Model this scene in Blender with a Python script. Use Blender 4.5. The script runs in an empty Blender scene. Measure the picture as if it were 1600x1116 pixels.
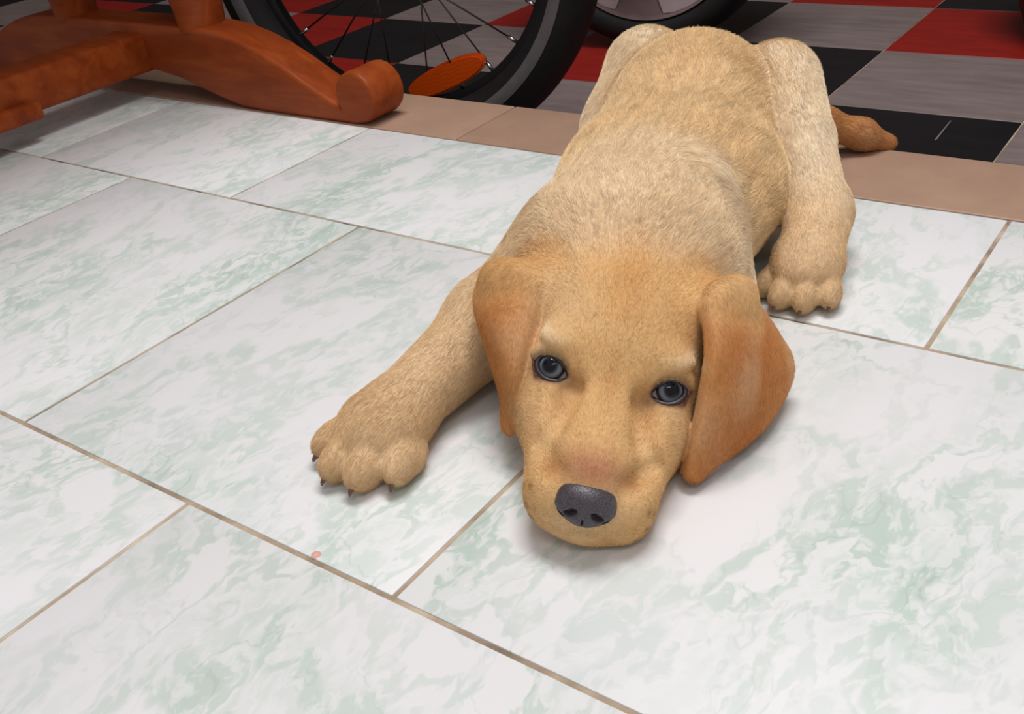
import bpy, bmesh, math, time
import numpy as np
from mathutils import Vector, Matrix
from mathutils.bvhtree import BVHTree
from mathutils.kdtree import KDTree

T0 = time.time()
SC = bpy.context.scene
COL = SC.collection
rng = np.random.default_rng(7)

# ------------------------------------------------------------------ camera, light, exposure
cam_data = bpy.data.cameras.new('camera')
cam_data.sensor_width = 36.0
cam_data.lens = 1599.67 / 1600.0 * 36.0
cam_data.clip_start = 0.02
cam = bpy.data.objects.new('camera', cam_data)
cam.location = (0.56251, -0.21886, 0.32066)
cam.rotation_mode = 'XYZ'
cam.rotation_euler = (1.02208, 0.10908, 0.61915)
COL.objects.link(cam)
SC.camera = cam

SC.view_settings.view_transform = 'Standard'
SC.view_settings.look = 'None'
SC.view_settings.exposure = 0.0
SC.view_settings.gamma = 1.0
SC.view_settings.use_curve_mapping = False

world = bpy.data.worlds.new('room_ambient')
SC.world = world
world.use_nodes = True
bg = world.node_tree.nodes['Background']
bg.inputs[0].default_value = (1.0, 0.985, 0.975, 1)
bg.inputs[1].default_value = 0.42

def area_light(name, loc, target, size, size_y, power, color):
    l = bpy.data.lights.new(name, 'AREA')
    l.shape = 'RECTANGLE'
    l.size, l.size_y, l.energy, l.color = size, size_y, power, color
    o = bpy.data.objects.new(name, l)
    o.location = loc
    o.rotation_euler = (Vector(target) - Vector(loc)).to_track_quat('-Z', 'Y').to_euler()
    COL.objects.link(o)
    return o
area_light('overhead_light', (0.30, 0.50, 2.2), (0.32, 0.25, 0.0), 1.2, 0.6, 38.0, (1.0, 0.985, 0.97))
area_light('overhead_light', (1.25, -0.75, 2.2), (0.5, 0.0, 0.0), 1.2, 0.4, 8.0, (1.0, 0.985, 0.97))  # second light, added for a glint in the eyes

# ------------------------------------------------------------------ helpers
def new_mesh(name, verts, faces, smooth=False):
    me = bpy.data.meshes.new(name)
    me.from_pydata([tuple(v) for v in verts], [], [tuple(f) for f in faces])
    me.update()
    if smooth:
        me.polygons.foreach_set('use_smooth', [True] * len(me.polygons))
    return me

def link(name, data, mat=None, parent=None, loc=None):
    o = bpy.data.objects.new(name, data)
    COL.objects.link(o)
    if mat is not None and data is not None and not data.materials:
        data.materials.append(mat)
    if parent is not None:
        o.parent = parent
    if loc is not None:
        o.location = loc
    return o

def empty(name, loc=(0, 0, 0)):
    o = bpy.data.objects.new(name, None)
    o.empty_display_size = 0.05
    o.location = loc
    COL.objects.link(o)
    return o

def tag(o, label=None, cat=None, group=None, kind=None):
    if label: o['label'] = label
    if cat: o['category'] = cat
    if group: o['group'] = group
    if kind: o['kind'] = kind
    return o

def bm_mesh(name, bm, smooth=False, angle=None):
    me = bpy.data.meshes.new(name)
    bmesh.ops.recalc_face_normals(bm, faces=bm.faces)
    bm.to_mesh(me)
    bm.free()
    if smooth:
        me.polygons.foreach_set('use_smooth', [True] * len(me.polygons))
        if angle:
            me.set_sharp_from_angle(angle=angle)
    return me

def box_mesh(name, x0, x1, y0, y1, z0, z1, bevel=0.0, seg=2):
    bm = bmesh.new()
    bmesh.ops.create_cube(bm, size=1.0)
    for v in bm.verts:
        v.co = Vector((x0 + (v.co.x + .5) * (x1 - x0), y0 + (v.co.y + .5) * (y1 - y0), z0 + (v.co.z + .5) * (z1 - z0)))
    if bevel:
        bmesh.ops.bevel(bm, geom=list(bm.edges), offset=bevel, segments=seg, profile=.5, affect='EDGES')
    return bm_mesh(name, bm, smooth=bool(bevel), angle=0.6)

def tube_mesh(name, pts, rad, n=12, closed=False, cap=True):
    """sweep a circle along a polyline"""
    pts = [Vector(q) for q in pts]
    m = len(pts)
    rad = rad if hasattr(rad, '__len__') else [rad] * m
    verts, faces = [], []
    up = None
    for i, q in enumerate(pts):
        if closed:
            t = (pts[(i + 1) % m] - pts[i - 1]).normalized()
        else:
            t = (pts[min(i + 1, m - 1)] - pts[max(i - 1, 0)]).normalized()
        if up is None:
            up = Vector((0, 0, 1)) if abs(t.z) < .9 else Vector((1, 0, 0))
        a = t.cross(up).normalized()
        b = a.cross(t).normalized()
        up = b
        for k in range(n):
            an = 2 * math.pi * k / n
            verts.append(q + (a * math.cos(an) + b * math.sin(an)) * rad[i])
    for i in range(m if closed else m - 1):
        j = (i + 1) % m
        for k in range(n):
            l = (k + 1) % n
            faces.append((i * n + k, i * n + l, j * n + l, j * n + k))
    if cap and not closed:
        faces.append(tuple(range(n))[::-1])
        faces.append(tuple((m - 1) * n + k for k in range(n)))
    return new_mesh(name, verts, faces, True)

def lathe_mesh(name, prof, n=48, closed=False):
    """profile of (radius, height) turned about local Z"""
    verts, faces = [], []
    m = len(prof)
    for k in range(n):
        a = 2 * math.pi * k / n
        for r, h in prof:
            verts.append((r * math.cos(a), r * math.sin(a), h))
    for k in range(n):
        l = (k + 1) % n
        for i in range(m if closed else m - 1):
            j = (i + 1) % m
            faces.append((k * m + i, l * m + i, l * m + j, k * m + j))
    bm = bmesh.new()
    me = new_mesh(name, verts, faces)
    bm.from_mesh(me)
    bmesh.ops.remove_doubles(bm, verts=bm.verts, dist=1e-6)
    bpy.data.meshes.remove(me)
    return bm_mesh(name, bm, True, 0.7)

def extrude_xz(name, prof, y0, y1, bevel=0.0):
    """outline in the XZ plane given thickness along Y"""
    bm = bmesh.new()
    vs = [bm.verts.new((x, y0, z)) for x, z in prof]
    f = bm.faces.new(vs)
    r = bmesh.ops.extrude_face_region(bm, geom=[f])
    for v in r['geom']:
        if isinstance(v, bmesh.types.BMVert):
            v.co.y = y1
    if bevel:
        bmesh.ops.recalc_face_normals(bm, faces=bm.faces)
        es = [e for e in bm.edges if len(e.link_faces) == 2 and e.calc_face_angle(0) > 1.0]
        bmesh.ops.bevel(bm, geom=es, offset=bevel, segments=3, profile=.5, affect='EDGES')
    return bm_mesh(name, bm, True, 0.6)

# ------------------------------------------------------------------ materials
class NT:
    def __init__(s, name):
        s.m = bpy.data.materials.new(name)
        s.m.use_nodes = True
        s.t = s.m.node_tree
        s.b = s.t.nodes['Principled BSDF']
    def n(s, typ, **kw):
        nd = s.t.nodes.new(typ)
        for k, v in kw.items():
            if k.startswith('i_'):
                nd.inputs[k[2:].replace('_', ' ')].default_value = v
            else:
                setattr(nd, k, v)
        return nd
    def l(s, a, b):
        s.t.links.new(a, b)
    def math(s, op, a, b=None, clamp=False):
        nd = s.n('ShaderNodeMath', operation=op, use_clamp=clamp)
        for i, v in enumerate((a, b)):
            if v is None: continue
            if hasattr(v, 'links'): s.l(v, nd.inputs[i])
            else: nd.inputs[i].default_value = v
        return nd.outputs[0]
    def ramp(s, fac, stops, interp='LINEAR'):
        nd = s.n('ShaderNodeValToRGB')
        cr = nd.color_ramp
        cr.interpolation = interp
        while len(cr.elements) > 1: cr.elements.remove(cr.elements[-1])
        for i, (pos, c) in enumerate(stops):
            e = cr.elements[0] if i == 0 else cr.elements.new(pos)
            e.position = pos
            e.color = (*c, 1) if len(c) == 3 else c
        if fac is not None: s.l(fac, nd.inputs[0])
        return nd.outputs[0]
    def mix(s, fac, a, b, mode='MIX'):
        nd = s.n('ShaderNodeMix', data_type='RGBA', blend_type=mode)
        for sock, v in ((nd.inputs[0], fac), (nd.inputs[6], a), (nd.inputs[7], b)):
            if hasattr(v, 'links'): s.l(v, sock)
            elif isinstance(v, tuple): sock.default_value = (*v, 1) if len(v) == 3 else v
            else: sock.default_value = v
        return nd.outputs[2]
    def bump(s, h, strength=.3, dist=.001):
        nd = s.n('ShaderNodeBump')
        nd.inputs['Strength'].default_value = strength
        nd.inputs['Distance'].default_value = dist
        s.l(h, nd.inputs['Height'])
        s.l(nd.outputs[0], s.b.inputs['Normal'])
    def noise(s, vec, scale, detail=4, rough=.55, dist=0.0):
        nd = s.n('ShaderNodeTexNoise')
        nd.inputs['Scale'].default_value = scale
        nd.inputs['Detail'].default_value = detail
        nd.inputs['Roughness'].default_value = rough
        nd.inputs['Distortion'].default_value = dist
        if vec is not None: s.l(vec, nd.inputs['Vector'])
        return nd

def srgb(r, g, b):
    return tuple((c / 255 / 12.92) if c / 255 <= .04045 else ((c / 255 + .055) / 1.055) ** 2.4 for c in (r, g, b))

def plain(name, col, rough=.5, var=.12, scale=60., metal=0.0, bump=0.0, spec=.5):
    k = NT(name)
    tc = k.n('ShaderNodeTexCoord')
    nz = k.noise(tc.outputs['Object'], scale, 5)
    lo = tuple(c * (1 - var) for c in col); hi = tuple(min(1, c * (1 + var)) for c in col)
    k.l(k.ramp(nz.outputs[0], [(.3, lo), (.7, hi)]), k.b.inputs['Base Color'])
    k.b.inputs['Roughness'].default_value = rough
    k.b.inputs['Metallic'].default_value = metal
    k.b.inputs['Specular IOR Level'].default_value = spec
    if bump: k.bump(nz.outputs[0], bump, .0005)
    return k.m

def marble():
    k = NT('green_white_marble_tile')
    tc = k.n('ShaderNodeTexCoord')
    oi = k.n('ShaderNodeObjectInfo')
    ang = k.math('SUBTRACT', k.math('MULTIPLY', oi.outputs['Random'], 0.7), 0.30)
    rot = k.n('ShaderNodeVectorRotate', rotation_type='Z_AXIS')
    k.l(tc.outputs['Object'], rot.inputs['Vector'])
    k.l(ang, rot.inputs['Angle'])
    off = k.n('ShaderNodeCombineXYZ')
    k.l(k.math('MULTIPLY', oi.outputs['Random'], 37.0), off.inputs[0])
    k.l(k.math('MULTIPLY', oi.outputs['Random'], 91.0), off.inputs[1])
    add = k.n('ShaderNodeVectorMath', operation='ADD')
    k.l(rot.outputs[0], add.inputs[0]); k.l(off.outputs[0], add.inputs[1])
    mp = k.n('ShaderNodeMapping')
    mp.inputs['Scale'].default_value = (1.8, 1.0, 1.0)
    k.l(add.outputs[0], mp.inputs['Vector'])
    v = mp.outputs[0]
    warp = k.noise(v, 20, 3, .55)
    wv = k.n('ShaderNodeVectorMath', operation='MULTIPLY_ADD')
    k.l(warp.outputs['Color'], wv.inputs[0]); wv.inputs[1].default_value = (.05, .05, .05); k.l(v, wv.inputs[2])
    w = wv.outputs[0]
    n1 = k.noise(w, 6.0, 3, .5)             # long veins
    n2 = k.noise(w, 14, 4, .55)             # branching veins
    n3 = k.noise(v, 5.5, 2, .5)             # where the green gathers
    n4 = k.noise(w, 75, 3, .6)              # flecks inside the green
    def band(n, c, wid):
        r = k.math('ABSOLUTE', k.math('SUBTRACT', n.outputs[0], c))
        nd = k.n('ShaderNodeMapRange', interpolation_type='SMOOTHSTEP')
        k.l(r, nd.inputs[0]); nd.inputs[1].default_value = wid * .35; nd.inputs[2].default_value = wid
        nd.inputs[3].default_value = 1.0; nd.inputs[4].default_value = 0.0
        return nd.outputs[0]
    gather = k.ramp(n3.outputs[0], [(.40, (0, 0, 0)), (.66, (1, 1, 1))])
    fleck = k.ramp(n4.outputs[0], [(.42, (.3, .3, .3)), (.52, (1, 1, 1))])
    long_ = k.math('MULTIPLY', band(n1, .5, .055), k.math('ADD', k.math('MULTIPLY', gather, .5), .42))
    bran = k.math('MULTIPLY', band(n2, .5, .045), k.math('ADD', k.math('MULTIPLY', gather, .65), .22))
    clump = k.math('MULTIPLY', k.ramp(n2.outputs[0], [(.53, (0, 0, 0)), (.60, (1, 1, 1))]), k.math('MULTIPLY', gather, .62))
    f = k.math('MULTIPLY', k.math('MAXIMUM', k.math('MAXIMUM', long_, bran), clump), fleck)
    haze = k.ramp(n3.outputs[0], [(.35, srgb(228, 226, 229)), (.7, srgb(226, 227, 227))])
    col = k.mix(k.math('MULTIPLY', f, 1.0, True), haze, srgb(186, 202, 193))
    dk = band(k.noise(w, 13, 3, .5), .5, .012)
    col = k.mix(k.math('MULTIPLY', k.math('MULTIPLY', dk, gather), .3, True), col, srgb(158, 174, 168))
    k.l(col, k.b.inputs['Base Color'])
    k.b.inputs['Roughness'].default_value = .42
    k.b.inputs['Specular IOR Level'].default_value = .35
    return k.m

M = {}
M['marble'] = marble()
def grout():
    k = NT('dirty_tan_grout')
    tc = k.n('ShaderNodeTexCoord')
    n1 = k.noise(tc.outputs['Object'], 18, 4, .6)
    k.l(k.ramp(n1.outputs[0], [(.32, srgb(92, 78, 66)), (.5, srgb(168, 146, 124)), (.7, srgb(206, 188, 165))]), k.b.inputs['Base Color'])
    k.b.inputs['Roughness'].default_value = .9
    return k.m
M['grout'] = grout()
M['step'] = plain('tan_step_tile', srgb(166, 134, 114), .45, .07, 25.)
def glazed(name, col, rough=.4):
    k = NT(name)
    tc = k.n('ShaderNodeTexCoord')
    mp = k.n('ShaderNodeMapping'); mp.inputs['Scale'].default_value = (1.0, 6.0, 1.0)
    k.l(tc.outputs['Object'], mp.inputs['Vector'])
    n1 = k.noise(mp.outputs[0], 9, 5, .6)
    lo = tuple(c * .8 for c in col); hi = tuple(c * 1.2 for c in col)
    k.l(k.ramp(n1.outputs[0], [(.3, lo), (.7, hi)]), k.b.inputs['Base Color'])
    k.b.inputs['Roughness'].default_value = rough
    k.b.inputs['Specular IOR Level'].default_value = .25
    return k.m
M['tile_black'] = glazed('black_floor_tile', srgb(26, 24, 27))
M['tile_grey'] = glazed('warm_grey_floor_tile', srgb(124, 110, 108))
M['tile_red'] = glazed('red_floor_tile', srgb(138, 30, 24))
def wood():
    k = NT('varnished_orange_wood')
    tc = k.n('ShaderNodeTexCoord')
    mp = k.n('ShaderNodeMapping'); mp.inputs['Scale'].default_value = (1.0, 6.0, 6.0)
    k.l(tc.outputs['Object'], mp.inputs['Vector'])
    n1 = k.noise(mp.outputs[0], 9, 6, .6, .6)
    n2 = k.noise(tc.outputs['Object'], 70, 3, .5)
    c1 = k.ramp(n1.outputs[0], [(.25, srgb(118, 48, 17)), (.5, srgb(142, 62, 23)), (.75, srgb(162, 80, 31))])
    knot = k.ramp(k.noise(tc.outputs['Object'], 22, 2).outputs[0], [(.72, (0, 0, 0)), (.78, (1, 1, 1))])
    k.l(k.mix(knot, c1, srgb(70, 34, 18)), k.b.inputs['Base Color'])
    k.b.inputs['Roughness'].default_value = .42
    k.b.inputs['Specular IOR Level'].default_value = .2
    k.bump(n2.outputs[0], .08, .0004)
    return k.m
M['wood'] = wood()
M['tyre'] = plain('black_tyre_rubber', srgb(24, 22, 24), .7, .2, 80, 0, .3, .3)
M['stripe'] = plain('grey_sidewall_band', srgb(92, 88, 90), .5, .1)
M['rim'] = plain('dark_alloy_rim', srgb(34, 34, 38), .35, .1, 40, .6)
M['steel'] = plain('bright_steel', srgb(200, 200, 205), .25, .05, 40, 1.0)
M['spoke'] = plain('dull_steel_spoke', srgb(70, 66, 66), .4, .05, 40, .7)
M['alloy'] = plain('pale_alloy', srgb(190, 180, 184), .4, .08, 40, .2)
M['recess'] = plain('reddish_grey_recess', srgb(112, 92, 92), .7, .1)  # darker reddish grey between the pale star spokes
M['blackplastic'] = plain('black_plastic', srgb(24, 22, 24), .5, .15)
k = NT('orange_reflector'); k.b.inputs['Base Color'].default_value = (*srgb(226, 84, 10), 1); k.b.inputs['Roughness'].default_value = .25
_tc = k.n('ShaderNodeTexCoord'); _w = k.n('ShaderNodeTexWave'); _w.inputs['Scale'].default_value = 120.; k.l(_tc.outputs['Object'], _w.inputs['Vector']); k.bump(_w.outputs[0], .3, .0006)
M['orange'] = k.m

# ------------------------------------------------------------------ floors
TW, TH = 0.29758, 0.3          # tile along x and along y
GAP = 0.0025
EDGE_Y = 0.4865                # tiles stop, step edge begins
STEP_Y = 0.5868
LOW = -0.10
floor = link('floor', box_mesh('floor', -2.2, 2.0, -1.2, EDGE_Y, -0.09, -0.0009), M['grout'])
tag(floor, kind='structure')
tile_cache = {}
def put_tile(x0, x1, y0, y1):
    w, h = round(x1 - x0, 4), round(y1 - y0, 4)
    if (w, h) not in tile_cache:
        tile_cache[(w, h)] = box_mesh('tile', -w / 2 + GAP / 2, w / 2 - GAP / 2, -h / 2 + GAP / 2, h / 2 - GAP / 2, -0.008, 0.0, 0.0008, 2)
    link('tile', tile_cache[(w, h)], M['marble'], floor, ((x0 + x1) / 2, (y0 + y1) / 2, 0))
rows = [(-2, .0, 0.0), (-1, .5282, 0.0), (0, 0.0, 0.0), (1, .4714, 0.0)]
for r, off, _ in rows:
    y0 = r * TH
    y1 = min((r + 1) * TH, EDGE_Y)
    for c in range(-5, 5):
        put_tile((c + off) * TW, (c + 1 + off) * TW, y0, y1)

step = link('trim_1', box_mesh('trim_1', -2.2, 2.0, EDGE_Y, STEP_Y - .006, LOW, -0.0030), M['grout'])
tag(step, kind='structure')
edges = [-2.05, -1.45, -.85, -.05, .75, 1.35, 1.95]
for a, b in zip(edges[:-1], edges[1:]):
    link('tile', box_mesh('step_tile', a + .0008, b - .0008, EDGE_Y + .0012, STEP_Y, -0.014, 0.0, .0016, 3), M['step'], step)

low = link('floor', box_mesh('floor_lower', -3.6, 2.4, .40, 4.2, LOW - .05, LOW - .0012), M['grout'])
tag(low, kind='structure')
LT, LX, LY = 0.2266, -0.781, 0.958
low_mesh = {n: box_mesh('low_tile_' + n, .0008, LT - .0008, .0008, LT - .0008, -.008, 0, .0006, 1) for n in ('black', 'grey', 'red')}
for n in low_mesh: low_mesh[n].materials.append(M['tile_' + n])
for r in range(-2, 9):
    for c in range(-10, 10):
        n = ('black', 'grey', 'red')[(c + r) % 3]
        link('tile', low_mesh[n], None, low, (LX + c * LT, LY + r * LT, LOW))

wall = link('wall_back_unseen', box_mesh('wall_back_unseen', -3.6, 2.4, 2.7, 2.8, LOW - .05, 2.45), plain('dark_unseen_wall', srgb(96, 84, 78), .8, .1, 8.))  # unseen wall, added to darken reflections in the lower floor
tag(wall, kind='structure')
tag(link('wall_left_unseen', box_mesh('wall_left_unseen', -3.7, -3.6, -1.2, 2.8, LOW - .05, 2.45), wall.data.materials[0]), kind='structure')  # unseen wall, added to cut ambient light from the left
tag(link('ceiling_unseen', box_mesh('ceiling_unseen', -3.6, 2.4, .75, 2.7, 2.35, 2.45), wall.data.materials[0]), kind='structure')  # unseen ceiling, added to block ambient light over the lower floor

# ------------------------------------------------------------------ wooden table trestle
def scroll_profile():
    # right half of the foot, x from the centre line outwards, z up
    pts = [(0.0, .030), (.04, .034), (.10, .026), (.16, .010), (.20, .0015), (.24, 0.0), (.372, 0.0), (.388, .004)]
    for a in np.linspace(-50, 205, 14):
        pts.append((.375 + .0265 * math.cos(math.radians(a)), .0275 + .0265 * math.sin(math.radians(a))))
    pts += [(.335, .024), (.320, .030), (.30, .040), (.275, .053), (.25, .064), (.22, .074), (.19, .081), (.16, .084), (.10, .085), (.0, .085)]
    return pts
table = empty('table', (-.55, .51, 0))
tag(table, 'varnished orange wooden table with scroll-ended trestle foot beside the step', 'table')
half = scroll_profile()
full = half + [(-x, z) for x, z in reversed(half) if x > 1e-6]
foot_me = extrude_xz('foot', full, -.035, .013, .004)
TB = .49 + .033 - .51
def tpart(name, me, loc=(0, 0, 0), label=None):
    o = link(name, me, M['wood'], table, loc)
    if label: o['label'] = label
    return o
post_me = lathe_mesh('post', [(0, .080), (.026, .080), (.027, .10), (.032, .13), (.034, .18), (.032, .22), (.028, .30), (.024, .36), (.028, .40), (.034, .46), (.034, .62), (0, .62)], 32)
for yy in (TB, TB - .92):
    tpart('foot', foot_me, (0, yy, 0))
    for xx in (.135, -.105):
        tpart('post', post_me, (xx, yy - .011, 0))
    tpart('apron', box_mesh('apron', -.30, .30, yy - .018, yy + .018, .60, .66, .003))
tpart('stretcher', box_mesh('stretcher', -.002, .052, TB - .92, TB, .030, .074, .005, 3))
tpart('stretcher_block', box_mesh('stretcher_block', .050, .066, TB - .52, TB - .185, .026, .045, .004, 2))
tpart('tabletop', box_mesh('tabletop', -.31, .31, TB - 1.0, TB + .06, .66, .69, .006, 3))

# ------------------------------------------------------------------ bicycle wheel on the lower floor
def wheel_frame(name, centre, theta):
    """Empty whose local Z is the axle; local X lies in the wheel plane along the floor"""
    e = empty(name, centre)
    ax = Vector((math.sin(theta), -math.cos(theta), 0))
    X = Vector((math.cos(theta), math.sin(theta), 0))
    Y = ax.cross(X)
    e.matrix_world = Matrix.Translation(Vector(centre)) @ Matrix((X, Y, ax)).transposed().to_4x4()
    return e
R = .2415
bike = wheel_frame('bicycle', (-.2580, .6700, LOW + R), .235)
R0 = .2355
tag(bike, 'small bicycle wheel with black tyre, grey sidewall band and spokes on the lower floor', 'bicycle')
tr = .0285
tprof = [(R - tr + tr * math.cos(a), tr * 1.28 * math.sin(a)) for a in np.linspace(0, 2 * math.pi, 25)[:-1]]
link('tyre', lathe_mesh('tyre', tprof, 96, True), M['tyre'], bike)
for s in (-1, 1):
    pr = []
    for a in np.radians([90, 97, 104, 111, 118]):
        pr.append((R - tr + (tr + .0006) * math.cos(a), s * (tr * 1.28 + .0006) * math.sin(a)))
    link('sidewall_band', lathe_mesh('sidewall_band', pr, 96), M['stripe'], bike)
link('rim', lathe_mesh('rim', [(R0 - .044, .011), (R0 - .050, .010), (R0 - .057, .006), (R0 - .0585, 0), (R0 - .057, -.006), (R0 - .050, -.010), (R0 - .044, -.011)], 96), M['rim'], bike)
link('hub', lathe_mesh('hub', [(0, .045), (.006, .045), (.006, .03), (.019, .028), (.019, .024), (.012, .02), (.012, -.02), (.019, -.024), (.019, -.028), (.006, -.03), (.006, -.045), (0, -.045)], 24), M['steel'], bike)
NS = 24
for i in range(NS):
    s = 1 if i % 2 else -1
    a = 2 * math.pi * (i + .35) / NS
    b = a + (.9 if (i // 2) % 2 else -.9)
    p0 = (.0175 * math.cos(b), .0175 * math.sin(b), s * .026)
    p1 = ((R0 - .058) * math.cos(a), (R0 - .058) * math.sin(a), 0)
    link('spoke', tube_mesh('spoke', [p0, p1], .0011, 6), M['spoke'], bike)
    pa = Vector(p1); pb = pa + (Vector(p0) - pa).normalized() * .012
    link('spoke_nipple', tube_mesh('spoke_nipple', [pa, pb], .0022, 8), M['steel'], bike)
# wheel reflector held between spokes
rc = Vector((.0434, -.1520, .0))
bm = bmesh.new()
ol = [(.055 * math.copysign(abs(math.cos(a)) ** .9, math.cos(a)), .0150 * math.copysign(abs(math.sin(a)) ** .8, math.sin(a)), -.006) for a in np.linspace(0, 2 * math.pi, 33)[:-1]]
fc = bm.faces.new([bm.verts.new(q) for q in ol])
ex = bmesh.ops.extrude_face_region(bm, geom=[fc])
for v in ex['geom']:
    if isinstance(v, bmesh.types.BMVert): v.co.z = .006
bmesh.ops.recalc_face_normals(bm, faces=bm.faces)
bmesh.ops.bevel(bm, geom=[e for e in bm.edges if len(e.link_faces) == 2 and e.calc_face_angle(0) > 1.2], offset=.002, segments=2, affect='EDGES')
refl = link('reflector', bm_mesh('reflector', bm, True, .7), M['orange'], bike, rc)
refl.rotation_euler = (0, 0, math.radians(22))
tag(refl, 'orange plastic spoke reflector')
for s in (-1, 1):
    link('fork_blade', tube_mesh('fork_blade', [(0, 0, s * .045), (.02, .10, s * .046), (.05, .26, s * .042), (.06, .34, s * .03)], [.008, .010, .012, .012], 12), M['rim'], bike)
link('fork_crown', tube_mesh('fork_crown', [(.06, .34, -.034), (.06, .34, .034)], .014, 12), M['rim'], bike)
link('steerer', tube_mesh('steerer', [(.06, .33, 0), (.10, .52, 0)], .015, 14), M['rim'], bike)

# ------------------------------------------------------------------ scooter wheel behind the puppy
SR = .190
scoot = wheel_frame('scooter', (-.205, 1.155, LOW + SR), .16)
tag(scoot, 'parked scooter wheel with fat black tyre and pale star-shaped hub behind the puppy', 'scooter')
tw = .05
tp = []
for a in np.linspace(0, 2 * math.pi, 25)[:-1]:
    c, s_ = math.cos(a), math.sin(a)
    tp.append((.1655 + .0245 * math.copysign(abs(c) ** .8, c), tw * math.copysign(abs(s_) ** .8, s_)))
link('tyre', lathe_mesh('scooter_tyre', tp, 80, True), M['tyre'], scoot)
link('rim', lathe_mesh('scooter_rim', [(.0, -.034), (.128, -.034), (.140, -.040), (.147, -.044), (.149, -.03), (.143, 0), (.149, .03), (.147, .044), (.140, .04), (.0, .034)], 64), M['recess'], scoot)
def star_mesh(zs):
    bm = bmesh.new()
    outl = []
    for i in range(5):
        a = 2 * math.pi * i / 5 + math.radians(-58)
        for da, rr in ((-.36, .140), (-.24, .142), (-.12, .1425), (0, .143), (.12, .1425), (.24, .142), (.36, .140), (.5, .07), (2 * math.pi / 10, .05), (2 * math.pi / 5 - .5, .07)):
            outl.append((rr * math.cos(a + da), rr * math.sin(a + da)))
    vs = [bm.verts.new((x, y, zs * .034)) for x, y in outl]
    f = bm.faces.new(vs)
    r = bmesh.ops.extrude_face_region(bm, geom=[f])
    for v in r['geom']:
        if isinstance(v, bmesh.types.BMVert): v.co.z = zs * .0415
    return bm_mesh('star', bm)
for zs in (-1, 1):
    link('star_spokes', star_mesh(zs), M['alloy'], scoot)
link('axle_nut', lathe_mesh('axle_nut', [(0, -.058), (.014, -.058), (.016, -.052), (.016, .052), (.014, .058), (0, .058)], 12), M['steel'], scoot)
link('swingarm', tube_mesh('swingarm', [(0, 0, .07), (-.02, .08, .075), (-.05, .20, .07)], [.028, .03, .032], 16), M['blackplastic'], scoot)
link('shock_absorber', tube_mesh('shock_absorber', [(0, .01, -.07), (.015, .12, -.072), (.03, .30, -.07)], [.014, .02, .02], 16), M['blackplastic'], scoot)
link('mudguard', extrude_xz('mudguard', [(.215 * math.cos(a), .215 * math.sin(a)) for a in np.radians(np.linspace(20, 170, 24))] + [(.207 * math.cos(a), .207 * math.sin(a)) for a in np.radians(np.linspace(170, 20, 24))], -.055, .055), M['blackplastic'], scoot).rotation_euler = (-math.pi / 2, 0, 0)

# ------------------------------------------------------------------ small things
basin = link('basin', lathe_mesh('basin', [(0, 0), (.105, 0), (.112, .004), (.150, .11), (.158, .112), (.158, .116), (.148, .116), (.108, .010), (0, .008)], 48), M['blackplastic'], None, (.385, 1.33, LOW))
tag(basin, 'black plastic basin on the lower floor at the right edge', 'basin')
straw = link('straw', tube_mesh('straw', [(.2823, .9377, LOW + .0011), (.2832, .907, LOW + .0011), (.2841, .8755, LOW + .0011)], .0011, 6), plain('pale_straw', srgb(112, 104, 100), .7))
tag(straw, 'thin pale straw lying on a black tile of the lower floor', 'straw')
speck = link('petal', lathe_mesh('petal', [(0, .0003), (.0016, .0002), (.0025, 0), (.0016, .0009), (0, .0012)], 12), plain('pink_petal', srgb(224, 168, 158), .7), None, (.2463, .0036, 0))
tag(speck, 'tiny pink petal on the grout line in front of the outstretched paw', 'petal')

# ------------------------------------------------------------------ puppy: one smooth-blended body surface
f32 = np.float32
def nrm(v):
    v = np.asarray(v, float); return v / np.linalg.norm(v)
def rotm(yaw, pitch, roll):
    cy, sy, cp, sp, cr, sr = (fn(math.radians(a)) for a in (yaw, pitch, roll) for fn in (math.cos, math.sin))
    Z = np.array([[cy, -sy, 0], [sy, cy, 0], [0, 0, 1]]); X = np.array([[1, 0, 0], [0, cp, -sp], [0, sp, cp]]); Y = np.array([[cr, 0, sr], [0, 1, 0], [-sr, 0, cr]])
    return Z @ X @ Y
HR = rotm(207.3, 10.0, -13.5)
HT = np.array([.3299, .1097, -.0094])
HS = .957 / 100.0
def H(x, y, z): return HR @ (np.array([x, y, z], float) * HS) + HT     # head frame (cm): x dog's right, y nose, z up
def HD(x, y, z): return HR @ nrm((x, y, z))

CO = dict(cream=(233, 207, 172), back=(229, 198, 154), pale=(240, 220, 192), head=(223, 180, 124), muzzle=(220, 178, 124),
          ear=(192, 122, 64), leg=(229, 199, 160), tan=(196, 140, 90), paw=(221, 188, 146))
CO = {n: np.array(srgb(*c)) for n, c in CO.items()}

PR = []   # primitives, in order
def cone(a, b, ra, rb, k, col, flow=None, ln=.007, op='u'):
    a, b = np.asarray(a, float), np.asarray(b, float)
    PR.append(dict(t='cone', a=a, b=b, ra=ra, rb=rb, k=k, col=CO[col], flow=nrm(b - a) if flow is None else nrm(flow), ln=ln, op=op,
                   lo=np.minimum(a - ra, b - rb), hi=np.maximum(a + ra, b + rb)))
def ell(c, r, k, col, flow, ln=.007, R=None, op='u'):
    c, r = np.asarray(c, float), np.asarray(r, float)
    R = np.eye(3) if R is None else R
    ext = np.sqrt(((R * r) ** 2).sum(1))
    PR.append(dict(t='ell', c=c, r=r, R=R, k=k, col=CO[col], flow=nrm(flow), ln=ln, op=op, lo=c - ext, hi=c + ext))
def hell(c, r, k, col, flow, ln=.004, op='u', R=None):       # ellipsoid in the head frame
    RR = HR if R is None else HR @ R
    ell(H(*c), np.asarray(r, float) * HS, k, col, HR @ np.asarray(flow, float), ln, RR, op)
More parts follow.
